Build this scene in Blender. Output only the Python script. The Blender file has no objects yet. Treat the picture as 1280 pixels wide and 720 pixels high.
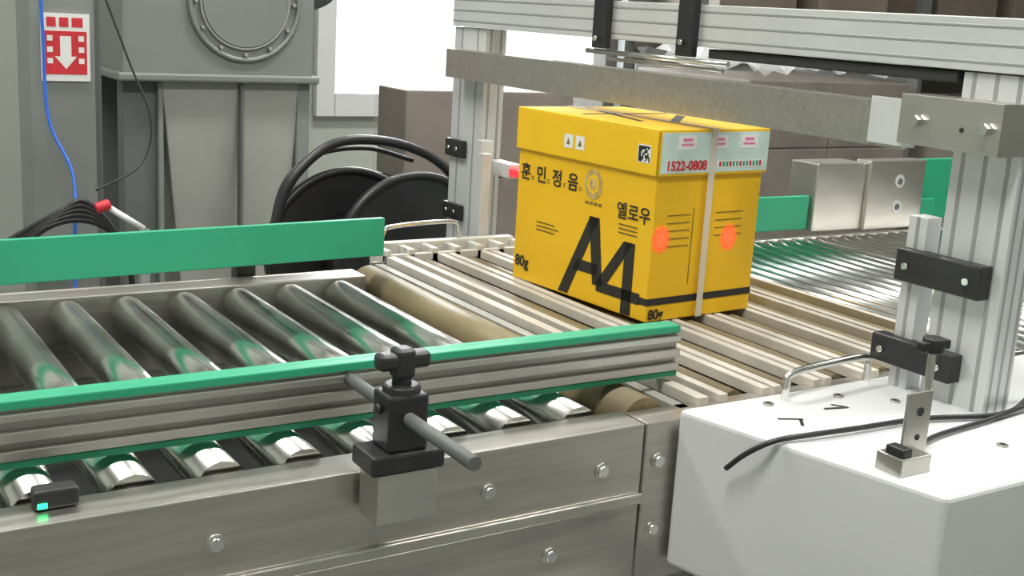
import bpy, bmesh, math, random
from mathutils import Vector, Matrix
random.seed(4)
S=bpy.context.scene
S.view_settings.view_transform='Standard'
# ------------------------------------------------------------ materials
def mat(name,col,rough=.5,metal=0.,var=.12,scale=8.,bump=.0,stretch=(1,1,1),emit=0.,alpha=1.,trans=0.,rvar=.0,coat=0.):
    m=bpy.data.materials.new(name);m.use_nodes=True;nt=m.node_tree;b=nt.nodes["Principled BSDF"]
    tc=nt.nodes.new("ShaderNodeTexCoord");mp=nt.nodes.new("ShaderNodeMapping");mp.inputs["Scale"].default_value=stretch
    nz=nt.nodes.new("ShaderNodeTexNoise");nz.inputs["Scale"].default_value=scale;nz.inputs["Detail"].default_value=4
    nt.links.new(tc.outputs["Object"],mp.inputs[0]);nt.links.new(mp.outputs[0],nz.inputs[0])
    cr=nt.nodes.new("ShaderNodeValToRGB")
    cr.color_ramp.elements[0].position=.3;cr.color_ramp.elements[1].position=.7
    cr.color_ramp.elements[0].color=[c*(1-var) for c in col]+[1];cr.color_ramp.elements[1].color=[min(1,c*(1+var)) for c in col]+[1]
    nt.links.new(nz.outputs[0],cr.inputs[0]);nt.links.new(cr.outputs[0],b.inputs["Base Color"])
    b.inputs["Roughness"].default_value=rough;b.inputs["Metallic"].default_value=metal
    if rvar:
        mr=nt.nodes.new("ShaderNodeMapRange");mr.inputs[3].default_value=max(0,rough-rvar);mr.inputs[4].default_value=rough+rvar
        nt.links.new(nz.outputs[0],mr.inputs[0]);nt.links.new(mr.outputs[0],b.inputs["Roughness"])
    if bump:
        bp=nt.nodes.new("ShaderNodeBump");bp.inputs["Strength"].default_value=bump;bp.inputs["Distance"].default_value=.004
        nt.links.new(nz.outputs[0],bp.inputs["Height"]);nt.links.new(bp.outputs[0],b.inputs["Normal"])
    if emit:
        b.inputs["Emission Color"].default_value=list(col)+[1];b.inputs["Emission Strength"].default_value=emit
        m.cycles.emission_sampling='NONE'
    b.inputs["Alpha"].default_value=alpha;b.inputs["Transmission Weight"].default_value=trans
    b.inputs["Coat Weight"].default_value=coat
    return m
STEEL=mat("brushed_stainless",(.56,.54,.50),.34,.88,.06,10,0,(1,1,3),rvar=.05)
STEELX=mat("brushed_stainless_long",(.54,.515,.475),.33,.9,.10,8,.0,(1,16,16),rvar=.08)
RAILM=mat("rail_groove_shaded_metal",(.38,.36,.345),.36,.8,.12,7,.0,(1,10,10),rvar=.06)  # darker than the ribs: recess shade put into the metal colour
CHROME=mat("polished_roller_steel",(.80,.80,.77),.20,1,.08,18,.02,rvar=.08)
ALU=mat("anodised_aluminium",(.68,.69,.69),.45,.35,.04,12,.0)
ALUD=mat("painted_groove_shade",(.38,.39,.39),.5,.4,.06)  # darker aluminium: slot shade painted as strips on the profiles
GREEN=mat("green_uhmw_plastic",(.025,.34,.185),.45,0,.06,6)
BROWN=mat("worn_brown_roller",(.21,.165,.085),.5,.1,.3,9,.08,(3,.6,1))
SLAT=mat("offwhite_belt",(.58,.54,.47),.5,0,.12,14)
DARK=mat("painted_gap_shade",(.03,.032,.03),.8,0,.2)  # near-black colour standing in for shade in gaps, holes and undersides
BLACK=mat("black_plastic",(.022,.022,.023),.42,0,.2,20)
RUBBER=mat("black_rubber",(.026,.026,.028),.36,0,.2,12,.05)
WHITE=mat("painted_white_steel",(.70,.71,.71),.5,0,.03,5)
CREAM=mat("cream_comb_plastic",(.62,.61,.56),.5,0,.08)
GREY=mat("grey_painted_machine",(.24,.26,.245),.5,.15,.12,3,.0)
GREYD=mat("dark_grey_machine",(.14,.15,.145),.55,.1,.12,3)
GREYL=mat("pale_grey_sheet",(.39,.39,.355),.5,.15,.15,3)
YEL=mat("yellow_carton_board",(.85,.49,.008),.5,0,.04,7)
YELL=mat("yellow_carton_lid",(.90,.54,.012),.45,0,.04,7)
INK=mat("black_ink",(.02,.018,.015),.55)
INKS=mat("soft_brown_ink",(.20,.13,.02),.6)
PAPER=mat("white_print",(.8,.8,.78),.5,0,.04)
MINT=mat("pale_mint_label",(.56,.70,.66),.5,0,.12,40)
RED=mat("red_print",(.62,.03,.04),.5)
PINK=mat("pink_print",(.75,.22,.42),.5)
GOLD=mat("gold_seal",(.62,.42,.14),.4,.2,.3,90)
STRAP=mat("clear_white_strap",(.80,.74,.62),.3,0,.05,alpha=.6)
KRAFT=mat("kraft_board",(.18,.145,.115),.65,0,.25,5)
WRAP=mat("stretch_film",(.6,.6,.6),.15,0,.1,7,.5,(1,1,2),alpha=.12)
FILM=mat("clear_film",(.75,.76,.76),.12,0,.05,alpha=.4)
BLUE=mat("blue_air_hose",(.04,.15,.62),.35)
WALL=mat("wall_paint",(.47,.50,.45),.7,0,.04,1.2)
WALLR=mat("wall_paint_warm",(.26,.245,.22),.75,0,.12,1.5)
FLOORM=mat("grey_epoxy_floor",(.18,.19,.185),.45,0,.2,2,.0)
CEIL=mat("ceiling_paint",(.72,.72,.69),.8,0,.03)
LAMP=mat("lamp_diffuser",(1,.98,.94),.5,0,0,emit=7)
GLED=mat("green_led",(.02,.9,.25),.4,emit=3)
RLED=mat("red_led",(.9,.03,.05),.4,emit=.8)
def spotmat():  # reflected sensor light painted as a glowing colour that fades outward
    m=bpy.data.materials.new("painted_orange_glow");m.use_nodes=True;nt=m.node_tree;b=nt.nodes["Principled BSDF"]
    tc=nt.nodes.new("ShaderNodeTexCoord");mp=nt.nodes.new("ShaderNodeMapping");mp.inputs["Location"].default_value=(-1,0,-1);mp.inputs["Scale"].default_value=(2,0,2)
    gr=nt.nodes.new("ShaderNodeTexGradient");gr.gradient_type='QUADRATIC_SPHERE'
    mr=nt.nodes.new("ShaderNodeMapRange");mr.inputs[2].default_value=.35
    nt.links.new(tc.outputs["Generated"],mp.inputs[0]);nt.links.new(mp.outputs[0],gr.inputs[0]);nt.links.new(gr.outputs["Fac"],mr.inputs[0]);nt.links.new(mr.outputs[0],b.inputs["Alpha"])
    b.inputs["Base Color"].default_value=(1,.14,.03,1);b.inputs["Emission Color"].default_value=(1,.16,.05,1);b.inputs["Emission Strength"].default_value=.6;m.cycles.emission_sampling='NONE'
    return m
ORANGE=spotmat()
# ------------------------------------------------------------ mesh builder
def group(name,loc=(0,0,0),rz=0):
    e=bpy.data.objects.new(name,None);e.location=loc;e.rotation_euler=(0,0,rz);e.empty_display_size=.05
    S.collection.objects.link(e);return e
class MB:
    def __init__(s,name,parent=None,bevel=0.,seg=2):
        s.n=name;s.p=parent;s.bm=bmesh.new();s.m=[];s.bev=bevel;s.seg=seg
    def mi(s,m):
        if m not in s.m:s.m.append(m)
        return s.m.index(m)
    def hexa(s,v,m):
        vs=[s.bm.verts.new(p) for p in v]
        for f in ((0,3,2,1),(4,5,6,7),(0,1,5,4),(1,2,6,5),(2,3,7,6),(3,0,4,7)):
            fc=s.bm.faces.new([vs[i] for i in f]);fc.material_index=s.mi(m)
        return s
    def box(s,x0,x1,y0,y1,z0,z1,m):
        return s.hexa([(x0,y0,z0),(x1,y0,z0),(x1,y1,z0),(x0,y1,z0),(x0,y0,z1),(x1,y0,z1),(x1,y1,z1),(x0,y1,z1)],m)
    def obox(s,a,b,w,z0,z1,m):   # box following ground segment a->b, thickness w to its left
        a=Vector(a);b=Vector(b);d=(b-a).normalized();n=Vector((-d.y,d.x))*w
        q=[a,b,b+n,a+n]
        return s.hexa([(p.x,p.y,z0) for p in q]+[(p.x,p.y,z1) for p in q],m)
    def cyl(s,p0,p1,r,m,n=20,r1=None):
        return s.tube([p0,p1],r,m,n,r1)
    def tube(s,pts,r,m,n=10,r1=None):
        pts=[Vector(p) for p in pts];k=len(pts);rings=[];mi=s.mi(m)
        t=(pts[1]-pts[0]).normalized();a=t.orthogonal().normalized()
        for i,p in enumerate(pts):
            t=((pts[min(i+1,k-1)]-pts[max(i-1,0)])).normalized()
            a=(a-t*a.dot(t)).normalized();b=t.cross(a)
            rr=r if r1 is None else r+(r1-r)*i/(k-1)
            rings.append([s.bm.verts.new(p+(a*math.cos(2*math.pi*j/n)+b*math.sin(2*math.pi*j/n))*rr) for j in range(n)])
        for i in range(k-1):
            for j in range(n):
                f=s.bm.faces.new([rings[i][j],rings[i][(j+1)%n],rings[i+1][(j+1)%n],rings[i+1][j]]);f.smooth=True;f.material_index=mi
        for rg in (rings[0][::-1],rings[-1]):
            f=s.bm.faces.new(rg);f.material_index=mi
        return s
    def poly(s,pts,off,m):
        off=Vector(off);lo=[s.bm.verts.new(Vector(p)) for p in pts];hi=[s.bm.verts.new(Vector(p)+off) for p in pts];n=len(pts);mi=s.mi(m)
        for f in [lo[::-1],hi]+[[lo[i],lo[(i+1)%n],hi[(i+1)%n],hi[i]] for i in range(n)]:
            fc=s.bm.faces.new(f);fc.material_index=mi
        return s
    def torus(s,c,ax,R,r,m,n=40,k=10,a0=0,a1=2*math.pi):
        c=Vector(c);ax=Vector(ax).normalized();u=ax.orthogonal().normalized();v=ax.cross(u)
        return s.tube([c+(u*math.cos(a0+(a1-a0)*i/n)+v*math.sin(a0+(a1-a0)*i/n))*R for i in range(n+1)],r,m,k)
    def done(s):
        bmesh.ops.recalc_face_normals(s.bm,faces=s.bm.faces)
        me=bpy.data.meshes.new(s.n);s.bm.to_mesh(me);s.bm.free()
        for m in s.m:me.materials.append(m)
        o=bpy.data.objects.new(s.n,me);S.collection.objects.link(o)
        if s.p:o.parent=s.p
        if s.bev:
            b=o.modifiers.new("bevel","BEVEL");b.width=s.bev;b.segments=s.seg;b.limit_method='ANGLE';b.angle_limit=math.radians(50)
        return o
def spline(pts,n=8):
    P=[Vector(p) for p in pts];P=[2*P[0]-P[1]]+P+[2*P[-1]-P[-2]];o=[]
    for i in range(1,len(P)-2):
        for j in range(n):
            t=j/n;a,b,c,d=P[i-1:i+3]
            o.append(.5*((2*b)+(c-a)*t+(2*a-5*b+4*c-d)*t*t+(3*b-a-3*c+d)*t**3))
    o.append(P[-2]);return o
# ------------------------------------------------------------ camera
yaw,pit,rol=map(math.radians,(57.27,-13.07,3.42))
F=Vector((math.cos(yaw)*math.cos(pit),math.sin(yaw)*math.cos(pit),math.sin(pit)))
R=F.cross(Vector((0,0,1))).normalized();U=R.cross(F)
R2=R*math.cos(rol)+U*math.sin(rol);U2=-R*math.sin(rol)+U*math.cos(rol)
cd=bpy.data.cameras.new("camera");cd.sensor_width=36;cd.lens=42.19;cd.clip_start=.02
co=bpy.data.objects.new("camera",cd);S.collection.objects.link(co)
M=Matrix((R2,U2,-F)).transposed().to_4x4();M.translation=Vector((-1.0381,-1.2672,1.2166));co.matrix_world=M;S.camera=co
# ------------------------------------------------------------ room
X0,X1,Y0,Y1,H=-3.2,5.6,-3.2,3.0,3.0
MB("floor").box(X0,X1,Y0,Y1+.2,-.1,0,FLOORM).done()
MB("ceiling").box(X0,X1,Y0,Y1+.2,H,H+.1,CEIL).done()
wx0,wx1,wz0,wz1=.80,2.05,.83,2.0
w=MB("wall_back");w.box(X0,wx0,Y1,Y1+.15,0,H,WALL).box(wx1,X1,Y1,Y1+.15,0,H,WALLR).box(wx0,wx1,Y1,Y1+.15,0,wz0,WALL).box(wx0,wx1,Y1,Y1+.15,wz1,H,WALL).done()
MB("wall_left").box(X0-.15,X0,Y0,Y1+.2,0,H,WALL).done()
MB("wall_right").box(X1,X1+.15,Y0,Y1+.2,0,H,WALLR).done()
MB("wall_front").box(X0,X1,Y0-.15,Y0,0,H,WALL).done()
wf=MB("window_1",bevel=.004)
for a,b,c,d in ((wx0-.04,wx0+.035,wz0-.05,wz1+.04),(wx1-.03,wx1+.04,wz0-.05,wz1+.04),(wx0+.036,wx1-.031,wz0-.05,wz0+.04),(wx0+.036,wx1-.031,wz1-.03,wz1+.04)):
    wf.box(a,b,Y1-.04,Y1-.001,c,d,WHITE)
wf.box(1.38,1.43,Y1-.038,Y1-.002,wz0+.041,wz1-.031,WHITE)
wf.done()
# ceiling lamps
for i,(x,y) in enumerate(((-1.2,-.9),(.9,-.9),(-1.2,1.3),(.9,1.3),(3.2,.2))):
    g=group("ceiling_lamp",(x,y,0))
    MB("housing",g,.005).box(-.65,.65,-.17,.17,H-.06,H-.002,WHITE).done()
    MB("diffuser",g).box(-.6,.6,-.13,.13,H-.075,H-.06,LAMP).done()
    l=bpy.data.lights.new("tube_light","AREA");l.shape='RECTANGLE';l.size=1.2;l.size_y=.3;l.energy=(39,38,39,38,18)[i];l.color=(1,.99,.945)
    lo=bpy.data.objects.new("tube_light",l);lo.location=(0,0,H-.09);lo.parent=g;S.collection.objects.link(lo)
l=bpy.data.lights.new("window_daylight","AREA");l.shape='RECTANGLE';l.size=1.2;l.size_y=1.1;l.energy=70;l.color=(.94,.98,1)
lo=bpy.data.objects.new("window_daylight",l);lo.location=(1.42,Y1+.3,1.4);lo.rotation_euler=(math.radians(-90),0,0);S.collection.objects.link(lo)
wd=bpy.data.worlds.new("world");S.world=wd;wd.use_nodes=True
bg=wd.node_tree.nodes["Background"];bg.inputs[0].default_value=(.90,.96,1,1);bg.inputs[1].default_value=1.6
# ------------------------------------------------------------ left roller conveyor
g=group("roller_conveyor",(0,0,0))
m=MB("rollers",g)
xs=[-.695+.08*k for k in range(-9,6)]
for x in xs:
    m.cyl((x,-.262,.775),(x,.375,.775),.0235,CHROME,32)
    m.cyl((x,-.275,.775),(x,.40,.775),.006,STEEL,8)
m.done()
fr=MB("frame_channels",g,.0015)
XL=-1.5;XR=-.246
fr.box(XL,XR,.385,.43,.792,.80,STEELX).box(XL,XR,.43,.438,.66,.80,STEELX).box(XL,XR,.385,.43,.66,.668,STEELX).box(XL,XR,.385,.389,.735,.795,STEELX)
fr.box(XL,XR,-.272,-.268,.735,.79,STEELX).box(XL,XR,-.312,-.268,.784,.79,STEELX).box(XL,XR,-.316,-.310,.61,.79,STEELX)
fr.box(XL,XR,-.322,-.316,.700,.712,STEEL)
fr.box(XL,XR,-.345,-.31,.604,.61,STEELX).box(XL,XR,-.350,-.345,.56,.61,STEELX)
fr.done()
fl=MB("legs_and_crossmembers",g,.002)
for x in (-1.35,-.9,-.35):
    for y in (-.28,.40): fl.box(x-.025,x+.025,y-.025,y+.025,0,.66,STEEL);fl.cyl((x,y,0),(x,y,.02),.045,BLACK)
    fl.box(x-.02,x+.02,-.28,.38,.62,.66,GREYD)
fl.box(XL,XR,-.26,.38,.60,.604,DARK)  # near-black sheet painting in the shade beneath the rollers
fl.done()
bt=MB("bolts",g)
for x,z in ((-.30,.745),(-.44,.745),(-.58,.665),(-.72,.745),(-.86,.665),(-.36,.66)):
    bt.cyl((x,-.316,z),(x,-.321,z),.0065,CHROME,6);bt.cyl((x,-.316,z),(x,-.318,z),.009,STEEL,16)
bt.done()
# ------------------------------------------------------------ transfer unit
g=group("transfer_table")
m=MB("brown_rollers",g)
m.cyl((-.212,-.27,.772),(-.212,.45,.772),.029,BROWN,32)
bx=[-.078+.085*k for k in range(6)]
for x in bx: m.cyl((x,-.27,.774),(x,.50,.774),.0195,BROWN,24)
m.done()
m=MB("belt_slats",g,.001)
for x in bx:
    for s in (-.033,.033): m.box(x+s-.0062,x+s+.0062,-.29,.51,.785,.799,SLAT)
m.box(-.176,-.160,-.29,.50,.772,.790,GREYL)
m.box(-.150,-.134,-.29,.51,.785,.799,SLAT)
m.done()
m=MB("bed",g,.002)
m.box(-.18,.385,-.29,.51,.72,.745,DARK)
m.box(-.243,.385,-.316,-.295,.60,.79,STEELX).box(-.243,.385,-.295,-.275,.784,.79,STEELX)
m.box(-.175,.385,.515,.525,.70,.79,STEELX)
for x in (-.15,.36):
    for y in (-.27,.48): m.box(x-.02,x+.02,y-.02,y+.02,0,.73,STEEL)
m.done()
bt=MB("bolts",g)
for x,z in ((-.224,.745),(-.224,.665)):
    bt.cyl((x,-.316,z),(x,-.321,z),.0065,CHROME,6);bt.cyl((x,-.316,z),(x,-.318,z),.009,STEEL,16)
bt.done()
m=MB("rear_comb",g,.0015)
m.box(-.15,.13,.555,.575,.77,.812,CREAM)
for i in range(7): 
    x=-.15+i*.045; m.box(x,x+.012,.515,.56,.775,.808,CREAM)
m.box(-.15,.13,.515,.525,.775,.80,CREAM)
m.tube(spline([(-.15,.535,.80),(-.145,.535,.835),(-.12,.545,.843),(.0,.565,.843),(.02,.567,.83),(.02,.567,.80)],6),.004,CHROME,10)
m.done()
# ------------------------------------------------------------ outfeed conveyor
g=group("outfeed_roller_conveyor")
m=MB("rollers",g)
for k in range(26):
    x=.408+.036*k; m.cyl((x,-.29,.785),(x,.445,.785),.0128,CHROME,20)
m.done()
m=MB("frame",g,.0015)
m.box(.392,1.36,.445,.452,.66,.80,STEELX).box(.392,1.36,-.305,-.295,.66,.80,STEELX).box(.392,1.36,-.29,.44,.68,.70,DARK)
for x in (.5,1.3):
    for y in (-.28,.43): m.box(x-.02,x+.02,y-.02,y+.02,0,.68,STEEL)
m.done()
g=group("side_guide_rail")
MB("green_strip",g,.002).box(.30,.796,.475,.487,.808,.878,GREEN).done()
MB("support_post",g,.001).box(.50,.53,.487,.50,.70,.86,STEEL).done()
g=group("side_guide_rail")
MB("green_strip",g,.002).box(1.14,1.42,.50,.512,.808,.945,GREEN).box(1.125,1.19,.475,.487,.80,.86,GREEN).done()
MB("support_post",g,.001).box(1.3,1.33,.512,.53,.0,.86,STEEL).done()
g=group("stainless_sensor_box")
m=MB("housing",g,.003)
m.box(.80,.945,.465,.54,.802,.945,STEEL).box(.945,1.12,.455,.495,.802,.95,STEEL).done()
m=MB("holes",g)
for z in (.905,.85):
    m.cyl((1.04,.455,z),(1.04,.4535,z),.014,ALU,20);m.cyl((1.04,.454,z),(1.04,.452,z),.007,GREYD,16)
m.done()
# ------------------------------------------------------------ left guide rails
def rail(name,a,b,z0,z1,outer):
    g=group(name);a=Vector(a);b=Vector(b)
    gm=MB("green_liner",g,.0015)
    gm.obox(a,b,.010,z0,z1,GREEN)
    h=z1-z0
    n=Vector((-(b-a).normalized().y,(b-a).normalized().x))
    if outer:  # liner wraps over the extrusion on the camera side
        gm.obox(a-n*.014,b-n*.014,.015,z1-.009,z1,GREEN);gm.obox(a-n*.014,b-n*.014,.015,z0,z0+.007,GREEN)
        am=MB("aluminium_extrusion",g,.0008)
        am.obox(a-n*.009,b-n*.009,.009,z0+.007,z1-.009,RAILM)
        for f,t in ((.12,.0045),(.48,.005),(.86,.0035)): am.obox(a-n*.0165,b-n*.0165,.010,z0+.007+(h-.016)*f-t,z0+.007+(h-.016)*f+t,STEEL)
        am.done()
    else:
        am=MB("aluminium_extrusion",g,.0008);am.obox(a+n*.010,b+n*.010,.012,z0+.01,z1-.008,ALU);am.done()
    gm.done();return g
rail("side_guide_rail",(-1.35,-.214),(-.133,-.216),.806,.868,True)
r=rail("side_guide_rail",(-1.35,.332),(-.212,.395),.828,.888,False)
m=MB("mounting_arms",r,.001)
for x in (-.9,-.42):
    m.cyl((x,.398,.85),(x,.47,.85),.006,STEEL);m.box(x-.015,x+.015,.44,.465,.70,.87,BLACK)
m.done()
# ------------------------------------------------------------ clamp
g=group("rail_adjusting_clamp",(-.556,-.342,.009))
m=MB("body",g,.003)
m.box(-.037,.037,-.022,.024,.793,.812,BLACK).box(-.020,.020,-.018,.018,.812,.865,BLACK)
m.cyl((0,0,.865),(0,0,.885),.009,BLACK,16)
m.cyl((0,0,.800),(0,0,.872),.0175,BLACK,20)
m.cyl((-.020,0,.85),(-.026,0,.85),.006,BLACK,6)
m.done()
m=MB("tee_knob",g,.005,3);m.box(-.026,.026,-.009,.009,.886,.902,BLACK).box(-.010,.010,-.010,.010,.877,.906,BLACK).done()
MB("threaded_rod",g).cyl((0,.112,.843),(0,-.135,.843),.0065,GREYD,16).done()
MB("foot_bracket",g,.001).box(-.03,.03,-.02,.019,.745,.793,STEEL).done()
# ------------------------------------------------------------ photo sensor low left
g=group("photoelectric_sensor",(-.85,-.282,0))
MB("body",g,.003).box(-.014,.022,-.010,.010,.791,.808,BLACK).done()
MB("led",g,.001).box(-.012,-.004,-.0115,-.010,.793,.798,GLED).done()
# ------------------------------------------------------------ carton
C=group("paper_carton",(0,0,.8),math.radians(4.09))
a,b,h=.315,.208,.27
MB("carton_body",C,.0015).box(0,b,0,a,0,.262,YEL).done()
lid=MB("carton_lid",C,.002);e=.0045
lid.box(-e,b+e,-e,a+e,h-.003,h,YELL).box(-e,-.0005,-e,a+e,h-.064,h-.002,YELL).box(b+.0005,b+e,-e,a+e,h-.064,h-.002,YELL)
lid.box(-e,b+e,-e,-.0005,h-.064,h-.002,YELL).box(-e,b+e,a+.0005,a+e,h-.064,h-.002,YELL).done()
p=MB("printed_a4_logo",C)
def L(u,z,x=-.0004): return (x,a-u,z)
for q in ([(.118,.004),(.141,.004),(.203,.129),(.182,.129)],[(.180,.129),(.203,.129),(.219,.030),(.197,.030)],[(.150,.044),(.208,.044),(.205,.061),(.157,.061)],
          [(.262,.002),(.283,.002),(.283,.106),(.262,.106)],[(.206,.036),(.228,.036),(.280,.106),(.259,.106)],[(.206,.022),(.300,.022),(.300,.038),(.206,.038)],
          [(.298,.024),(.3151,.024),(.3151,.034),(.298,.034)]):
    p.poly([L(u,z) for u,z in q],(-.0003,0,0),INK)
p.poly([(-.0004,-.0004,.024),(b,-.0004,.024),(b,-.0004,.034),(-.0004,-.0004,.034)],(0,-.0003,0),INK)
p.done()
d=MB("printed_details",C)
for u in (.115,.142): d.poly([L(u,.222,-e-.0002),L(u+.020,.222,-e-.0002),L(u+.020,.242,-e-.0002),L(u,.242,-e-.0002)],(-.0003,0,0),PAPER)
for u in (.121,.148): d.poly([L(u,.227,-e-.0006),L(u+.008,.227,-e-.0006),L(u+.004,.237,-e-.0006)],(-.0003,0,0),INKS)
d.poly([L(.278,.222,-e-.0002),L(.304,.222,-e-.0002),L(.304,.247,-e-.0002),L(.278,.247,-e-.0002)],(-.0003,0,0),PAPER)
for i in range(9):
    for j in range(9):
        if random.random()<.55 or (i<3 and j<3) or (i<3 and j>5):
            u=.2795+i*.00257;z=.2235+j*.0024
            d.poly([L(u,z,-e-.0005),L(u+.0026,z,-e-.0005),L(u+.0026,z+.0024,-e-.0005),L(u,z+.0024,-e-.0005)],(-.0002,0,0),INK)
for k in range(3): d.poly([L(.055,.098-.006*k),L(.10+.01*(k%2),.098-.006*k),L(.10+.01*(k%2),.100-.006*k),L(.055,.100-.006*k)],(-.0002,0,0),INKS)
for k in range(3): d.poly([L(.245,.128-.006*k),L(.285,.128-.006*k),L(.285,.130-.006*k),L(.245,.130-.006*k)],(-.0002,0,0),INKS)
c=L(.184,.176);d.poly([(c[0],c[1]+.021*math.cos(t*math.pi/18)*(1 if t%2 else .93),c[2]+.023*math.sin(t*math.pi/18)*(1 if t%2 else .93)) for t in range(36)],(-.0003,0,0),GOLD)
d.poly([(c[0]-.0005,c[1]+.013*math.cos(t*math.pi/10),c[2]+.014*math.sin(t*math.pi/10)) for t in range(20)],(-.0002,0,0),YELL)
d.poly([(c[0]-.0008,c[1]+.008*math.cos(t*math.pi/10),c[2]+.009*math.sin(t*math.pi/10)) for t in range(20)],(-.0002,0,0),GOLD)
for t in (-.016,-.006,.004,.014): d.poly([(c[0],c[1]-t,c[2]-.030),(c[0],c[1]-t-.007,c[2]-.030),(c[0],c[1]-t-.007,c[2]-.026),(c[0],c[1]-t,c[2]-.026)],(-.0003,0,0),INKS)
def Q(x0,x1,z0,z1,y,m,t=.0003): d.poly([(x0,y,z0),(x1,y,z0),(x1,y,z1),(x0,y,z1)],(0,-t,0),m)
Q(.0,b+.003,h-.060,h-.004,-e-.0002,MINT)
for x in (.030,.092,.152): 
    Q(x,x+.034,.243,.262,-e-.0006,PAPER); Q(x+.005,x+.029,.248,.251,-e-.001,PINK);Q(x+.008,x+.026,.254,.258,-e-.001,PINK)
Q(.108,b-.006,.2155,.226,-e-.0006,PAPER)
for i in range(13): Q(.112+.0068*i,.116+.0068*i,.2175,.2245,-e-.001,GREEN if i%3 else RED)
for k in range(5): Q(.026,.070,.150-.011*k,.1512-.011*k,-.0004,INKS)
for k in range(4): Q(.120,.175,.150-.011*k,.1512-.011*k,-.0004,INKS)
Q(.075,.0765,.05,.16,-.0004,INKS)
for q in ([(.05,.10),(.06,.10),(.12,.30),(.11,.30)],[(.11,.08),(.20,.16),(.20,.18),(.10,.09)],[(.03,.2),(.2,.2),(.2,.208),(.03,.208)]):
    d.poly([(x,y,h+.0002) for x,y in q],(0,0,.0003),INK)
d.done()
st=MB("packing_strap",C)
st.box(.092,.104,-e-.0016,-e-.0010,0.001,h+.001,STRAP).box(.092,.104,-e-.0016,a+e+.001,h+.0006,h+.0012,STRAP).box(.092,.104,a+e+.0004,a+e+.001,.001,h+.001,STRAP).done()
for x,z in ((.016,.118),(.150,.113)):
    sp=MB("painted_glow_spot",C);sp.poly([(x+.021*math.cos(t*math.pi/12),-.0009,z+.024*math.sin(t*math.pi/12)) for t in range(24)],(0,-.0002,0),ORANGE);sp.done()  # painted patches of orange light on the carton's right face
def text(body,size,pos,face,m,name,bold=0.,sx=1):
    cu=bpy.data.curves.new(name,"FONT");cu.body=body;cu.size=size;cu.extrude=.0001;cu.offset=bold;cu.materials.append(m)
    o=bpy.data.objects.new(name,cu);S.collection.objects.link(o)
    if face=="L": rot=Matrix(((0,0,-1),(-1,0,0),(0,1,0)))
    else: rot=Matrix(((1,0,0),(0,0,-1),(0,1,0)))
    mw=rot.to_4x4();mw.translation=Vector(pos);o.parent=C;o.matrix_local=mw;o.scale=(sx,1,1);return o
for i,ch in enumerate("훈민정음"): text(ch,.028,L((.008,.047,.086,.124)[i],.162,-.0008),"L",INK,"hangul_title",.0004)
for i in range(4): text("ㅎㅁㅈㅇ"[i],.012,L((.033,.072,.111,.149)[i],.160,-.0008),"L",INKS,"hangul_small")
text("옐로우",.026,L(.238,.139,-.0008),"L",INK,"hangul_subtitle",.0003)
text("80g",.024,L(.006,.022,-.0008),"L",INK,"weight_text",.0006)
text("80g",.020,(.004,-.0008,.004),"R",INK,"weight_text",.0006)
text("1522-0808",.018,(.010,-e-.001,.2145),"R",RED,"phone_text",.0006)
# ------------------------------------------------------------ gantry
g=group("gantry_frame")
def profile(mb,x0,x1,y0,y1,z0,z1,axis,n=3):
    mb.box(x0,x1,y0,y1,z0,z1,ALU)
    if axis=='z':
        for i in range(n):
            y=y0+(y1-y0)*(i+.5)/n;mb.box(x0-.0006,x0+.002,y-.003,y+.003,z0,z1,ALUD)
            x=x0+(x1-x0)*(i+.5)/n
            mb.box(x-.0025,x+.0025,y0-.0006,y0+.002,z0,z1,ALUD)
    else:
        for i in range(n):
            z=z0+(z1-z0)*(i+.5)/n;mb.box(x0-.0006,x0+.002,y0,y1,z-.0022,z+.0022,ALUD)
m=MB("aluminium_posts",g,.0012)
profile(m,.106,.15,-.475,-.388,.0,1.178,'z',3)
profile(m,.106,.15,.650,.765,.0,1.178,'z',2)
m.box(.100,.125,-.372,-.345,.70,1.01,ALU);m.box(.099,.101,-.361,-.356,.70,1.01,ALUD)
m.box(.085,.11,.61,.632,.76,.98,ALU).box(.07,.09,.580,.60,.81,.96,ALU)
m.done()
m=MB("aluminium_beam",g,.0012)
profile(m,.100,.16,-.56,.765,1.180,1.238,'y',3)
profile(m,.30,.36,-.56,.765,1.180,1.238,'y',3)
m.box(.11,.35,.70,.76,1.18,1.238,ALU).box(.11,.35,-.50,-.44,1.18,1.238,ALU)
m.box(.108,.15,-.56,.765,1.29,1.35,ALU)
for y in (-.5,.72): m.box(.11,.148,y-.02,y+.02,1.238,1.29,ALU)
m.done()
m=MB("stainless_crossbar",g,.002)
m.box(.072,.078,-.345,.735,1.086,1.138,STEELX).box(.078,.105,-.345,.735,1.134,1.138,STEEL)
m.box(.068,.074,-.360,-.295,1.090,1.143,ALU)
m.box(.060,.106,-.478,-.345,1.095,1.150,STEEL)
for y in (-.372,-.462): m.cyl((.060,y,1.122),(.050,y,1.122),.007,CHROME,6)
m.cyl((.060,-.43,1.118),(.0595,-.43,1.118),.003,DARK,12)
m.done()
m=MB("black_hinges",g,.002)
m.box(.096,.106,.700,.768,.935,.968,BLACK).box(.096,.106,.700,.768,.815,.845,BLACK)
m.box(.085,.106,-.462,-.345,.934,.972,BLACK).box(.085,.106,-.440,-.325,.832,.865,BLACK)
for y in (.28,.075): m.box(.088,.10,y-.018,y+.018,1.165,1.32,BLACK)
m.box(.105,.155,-.38,.04,1.165,1.178,DARK)
m.done()
m=MB("bolts",g)
for y,z in ((.72,.951),(.75,.951),(.72,.83),(.75,.83)): m.cyl((.096,y,z),(.092,y,z),.004,CHROME,12)
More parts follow.
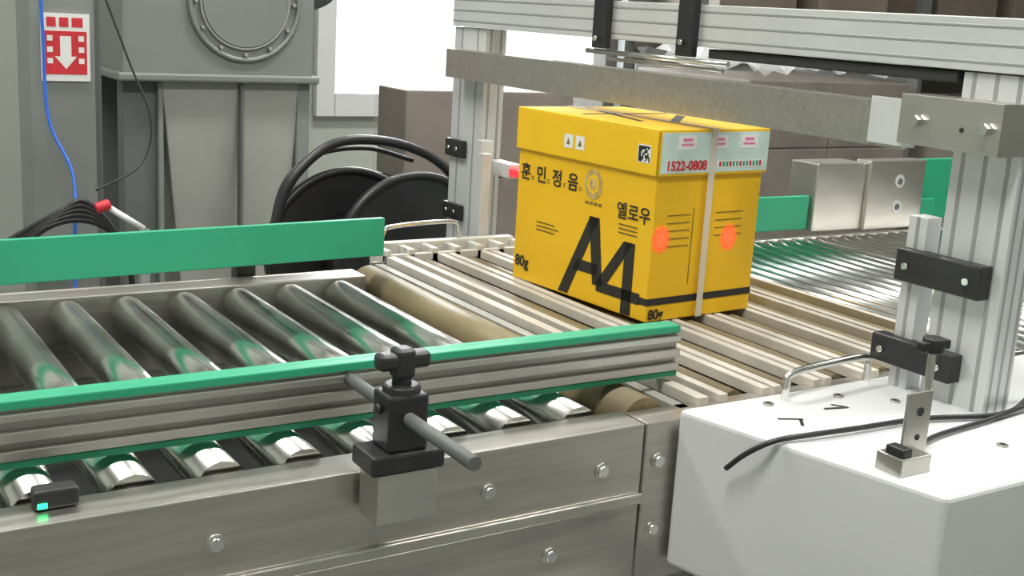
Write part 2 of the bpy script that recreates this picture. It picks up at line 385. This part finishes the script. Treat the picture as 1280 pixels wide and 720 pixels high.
for y,z in ((-.362,.953),(-.446,.953),(-.342,.848),(-.424,.848),(.28,1.18),(.075,1.185)): m.cyl((.085,y,z),(.080,y,z),.004,CHROME,12)
m.done()
MB("slide_rods",g).cyl((.09,.31,1.160),(.09,-.02,1.160),.004,CHROME).cyl((.10,.27,1.150),(.10,0,1.150),.003,STEEL).done()
MB("foot_plates",g,.002).box(.07,.2,-.51,-.36,0,.012,STEEL).box(.07,.2,.61,.79,0,.012,STEEL).done()
MB("red_sensor",g,.001).box(.105,.13,.50,.545,.925,.938,RLED).box(.105,.13,.545,.62,.92,.945,ALU).done()
# ------------------------------------------------------------ white control housing
g=group("white_control_cabinet")
T=.804
MB("cabinet_shell",g,.006,3).hexa([(-.135,-.62,.62),(.42,-.62,.62),(.42,-.322,.62),(-.206,-.322,.62),(-.135,-.620,T),(.42,-.620,T),(.42,-.322,T),(-.206,-.322,T)],WHITE).done()
m=MB("lifting_handle",g);m.tube(spline([(-.070,-.345,.80),(-.070,-.345,.822),(-.053,-.341,.834),(.07,-.326,.834),(.085,-.325,.822),(.085,-.325,.80)],6),.0045,CHROME,12).done()
m=MB("screws",g)
for x,y in ((-.10,-.35),(.05,-.40),(-.08,-.52),(.04,-.55),(.12,-.35),(.0,-.36)): m.cyl((x,y,T),(x,y,T+.002),.006,STEEL,12);m.cyl((x,y,T+.002),(x,y,T+.0024),.003,DARK,6)
m.done()
m=MB("stand_legs",g,.002)
for x in (-.09,.38): 
    for y in (-.57,-.35): m.box(x-.02,x+.02,y-.02,y+.02,0,.62,WHITE)
m.done()
m=MB("ink_marks",g)
for q in ([(-.125,-.39),(-.10,-.402),(-.101,-.405),(-.127,-.393)],[(-.10,-.402),(-.115,-.42),(-.118,-.418),(-.104,-.401)],[(-.05,-.385),(-.02,-.392),(-.021,-.396),(-.052,-.389)],[(-.03,-.378),(-.02,-.392),(-.023,-.394),(-.033,-.380)]):
    m.poly([(x,y,T+.0003) for x,y in q],(0,0,.0004),INK)
m.done()
g=group("sensor_bracket",(-.118,-.556,T))
MB("plate",g,.001).box(-.020,.022,-.012,.020,.0,.018,STEEL).box(-.006,.030,.002,.005,.012,.078,STEEL).done()
m=MB("holes",g);m.cyl((.014,.002,.058),(.014,.0012,.058),.0045,DARK,16);m.cyl((.014,.002,.032),(.014,.0012,.032),.003,DARK,16);m.done()
m=MB("rod_and_knob",g,.002);m.cyl((.026,.007,.07),(.026,.007,.122),.004,STEEL,12);m.cyl((.026,.007,.115),(.026,.007,.130),.011,BLACK,20);m.box(.006,.046,.002,.012,.117,.127,BLACK).done()
MB("sensor_head",g,.002).box(-.018,-.004,-.010,.012,.0,.027,BLACK).done()
g=group("cable_bundle",(0,0,.003))
m=MB("cables",g)
m.tube(spline([(-.202,-.40,.760),(-.200,-.425,.785),(-.182,-.445,.803),(-.14,-.455,.807),(-.08,-.46,.807),(.02,-.465,.806),(.12,-.490,.806),(.20,-.47,.812),(.34,-.43,.83)],8),.0030,RUBBER)
m.tube(spline([(-.09,-.54,.807),(-.02,-.51,.806),(.10,-.495,.806),(.24,-.48,.814)],8),.0028,RUBBER)
for k in range(4): m.torus((.215,-.495,.843-.001*k),(1,.3+.2*k,.2*k),.032+.0015*k,.0035,RUBBER)
m.done()
# ------------------------------------------------------------ reel
g=group("hose_reel",(.03,1.0,0))
m=MB("reel_discs",g)
m.cyl((-.03,0,.70),(-.03,.02,.70),.175,BLACK,64);m.cyl((.07,-.12,.705),(.07,-.10,.705),.175,RUBBER,64)
m.torus((-.03,0,.70),(0,1,0),.172,.008,RUBBER,64);m.torus((.07,-.12,.705),(0,1,0),.172,.008,RUBBER,64)
m.cyl((.0,.02,.70),(.05,-.1,.70),.10,BLACK,32)
m.done()
m=MB("hose",g)
m.tube(spline([(-.185,0,.70),(-.18,0,.79),(-.15,0,.86),(-.07,0,.925),(.03,-.01,.935),(.13,-.02,.91),(.20,-.03,.86),(.24,-.03,.78)],8),.010,RUBBER,12)
m.tube(spline([(-.19,.03,.72),(-.16,.03,.84),(-.09,.03,.90),(.02,.02,.915),(.12,.0,.89)],8),.005,RUBBER,12)
m.done()
m=MB("stand",g,.002);m.box(-.2,.25,-.14,.06,.0,.03,GREYD).box(-.045,-.015,.02,.05,.03,.70,GREYD).box(.055,.085,-.10,-.07,.03,.70,GREYD).done()
# ------------------------------------------------------------ pillar with sign
g=group("steel_pillar")
MB("column",g,.008,3).box(-.505,-.362,1.6,1.75,0,H-.002,GREY).box(-.525,-.34,1.58,1.77,0,.02,GREYD).done()
MB("side_panel",g,.004).box(-.362,-.33,1.68,1.75,0,H-.002,GREYD).done()
g=group("warning_sign",(-.428,1.598,1.074))
m=MB("sheet",g);m.box(-.053,.053,-.003,0,-.075,.075,PAPER).done()
m=MB("red_print",g)
m.box(-.046,.046,-.0036,-.003,-.060,.036,RED).box(-.040,-.02,-.0036,-.003,.045,.066,RED).box(-.013,.007,-.0036,-.003,.045,.066,RED).box(.014,.038,-.0036,-.003,.045,.066,RED).done()
m=MB("arrow",g);m.poly([(-.012,-.0038,.025),(.012,-.0038,.025),(.012,-.0038,-.02),(.024,-.0038,-.02),(0,-.0038,-.048),(-.024,-.0038,-.02),(-.012,-.0038,-.02)],(0,-.0004,0),PAPER)
for s in (-1,1):
    for z in (.02,-.005,-.03): m.box(s*.034-.006,s*.034+.006,-.0042,-.0038,z-.006,z+.006,PAPER)
m.done()
g=group("air_hoses")
m=MB("hoses",g)
m.tube(spline([(-.49,1.55,1.30),(-.485,1.55,1.1),(-.48,1.54,.92),(-.44,1.5,.80),(-.45,1.45,.66),(-.47,1.4,.4),(-.5,1.4,.01)],8),.004,BLUE)
for k in range(5):
    m.tube(spline([(-.60,1.45,.60+.015*k),(-.52+.01*k,1.42,.695+.010*k),(-.43,1.42,.71+.01*k),(-.35,1.45,.65),(-.31,1.5,.5),(-.3,1.5,.01)],8),.007,RUBBER)
m.tube(spline([(-.35,1.57,1.2),(-.30,1.55,1.05),(-.26,1.52,.92),(-.29,1.5,.82),(-.40,1.46,.77)],8),.0025,RUBBER)
m.done()
g=group("shutoff_valve",(-.415,1.35,.748))
m=MB("red_knob",g,.004);m.cyl((-.012,0,0),(.018,0,.01),.012,RED,16).done()
MB("lever",g).cyl((.018,0,.0),(.085,-.02,-.045),.007,WHITE,12).done()
MB("pipe",g).cyl((.085,-.02,-.045),(.085,-.02,-.748),.012,GREYD,12).done()
# ------------------------------------------------------------ hopper machine
g=group("dust_collector_hopper")
m=MB("upper_bin",g,.006)
m.box(-.20,.34,2.0,2.5,.99,1.9,GREY).box(-.215,.355,1.985,2.515,.972,.995,GREY).done()
m=MB("lower_neck",g,.004)
m.hexa([(.0,2.08,.12),(.26,2.08,.12),(.26,2.4,.12),(.0,2.4,.12),(-.09,2.02,.972),(.31,2.02,.972),(.31,2.48,.972),(-.09,2.48,.972)],GREYL)
m.box(-.19,-.085,2.04,2.1,0,.97,GREYD).box(.125,.135,2.0,2.03,.0,.97,GREYD).box(.30,.34,2.02,2.06,0,.97,GREY).box(-.1,-.085,2.02,2.04,0,.97,GREY)
m.box(-.19,.33,2.42,2.46,0,.97,GREYD)
m.done()
m=MB("round_port",g)
m.torus((.135,1.995,1.19),(0,1,0),.155,.007,GREY,48);m.torus((.135,1.995,1.19),(0,1,0),.125,.004,GREYL,48);m.cyl((.135,2.0,1.19),(.135,1.99,1.19),.12,GREY,40)
for k in range(12):
    t=k*math.pi/6;m.cyl((.135+.14*math.cos(t),1.998,1.19+.14*math.sin(t)),(.135+.14*math.cos(t),1.985,1.19+.14*math.sin(t)),.005,GREYL,6)
m.done()
MB("duct",g).tube(spline([(.30,2.2,1.25),(.38,2.15,1.22),(.44,2.1,1.30),(.46,2.1,1.6),(.46,2.1,2.1)],8),.045,GREYD,20).done()
# ------------------------------------------------------------ cartons / pallets background
def stack(name,x0,x1,y0,y1,z1,n,sheet=False):
    g=group(name);m=MB("cartons",g,.004)
    nx=max(1,round((x1-x0)/.42));hz=(z1-.12)/n
    for i in range(nx):
        for k in range(n):
            a=x0+(x1-x0)*i/nx;c=a+(x1-x0)/nx-.006
            m.box(a,c,y0,y1,.12+hz*k,.12+hz*(k+1)-.005,KRAFT)
    m.done()
    m=MB("pallet",g,.003)
    for x in (x0,(x0+x1)/2-.04,x1-.08): m.box(x,x+.08,y0,y1,0,.09,KRAFT)
    m.box(x0,x1,y0,y1,.09,.118,KRAFT);m.done()
    MB("stretch_wrap",g,.01).box(x0-.012,x1+.012,y0-.012,y1+.012,.10,z1+.02,WRAP).done()
    if sheet:   # crumpled clear film lying on top
        bm=bmesh.new();N=26;vv=[]
        for i in range(N):
            for j in range(10):
                vv.append(bm.verts.new((x0-.03+(x1-x0+.06)*i/(N-1),y0-.02+(y1-y0)*j/9,z1+.035+random.uniform(0,.045)+.03*math.sin(i*.9+j))))
        for i in range(N-1):
            for j in range(9): bm.faces.new([vv[i*10+j],vv[(i+1)*10+j],vv[(i+1)*10+j+1],vv[i*10+j+1]])
        me=bpy.data.meshes.new("crumpled_film");bm.to_mesh(me);bm.free();me.materials.append(FILM);o=bpy.data.objects.new("crumpled_film",me);S.collection.objects.link(o);o.parent=g
stack("wrapped_carton_stack",.67,1.3,2.05,2.25,.96,3)
stack("wrapped_carton_stack",1.75,2.55,1.7,2.3,1.04,4,True)
stack("wrapped_carton_stack",2.7,3.6,1.5,2.2,.95,4)
g=group("storage_shelf")
m=MB("frame",g,.003)
for x in (2.1,3.4,4.7):
    for y in (2.4,2.85): m.box(x,x+.05,y,y+.05,0,1.9,GREYD)
for z in (.5,1.15,1.8): m.box(2.1,4.75,2.4,2.9,z,z+.04,GREYD)
m.done()
m=MB("stored_boxes",g,.004)
for x in (2.25,2.8,3.55,4.1): m.box(x,x+.42,2.45,2.85,1.19,1.19+random.uniform(.2,.4),KRAFT);m.box(x,x+.42,2.45,2.85,.54,.54+random.uniform(.2,.4),KRAFT)
m.done()
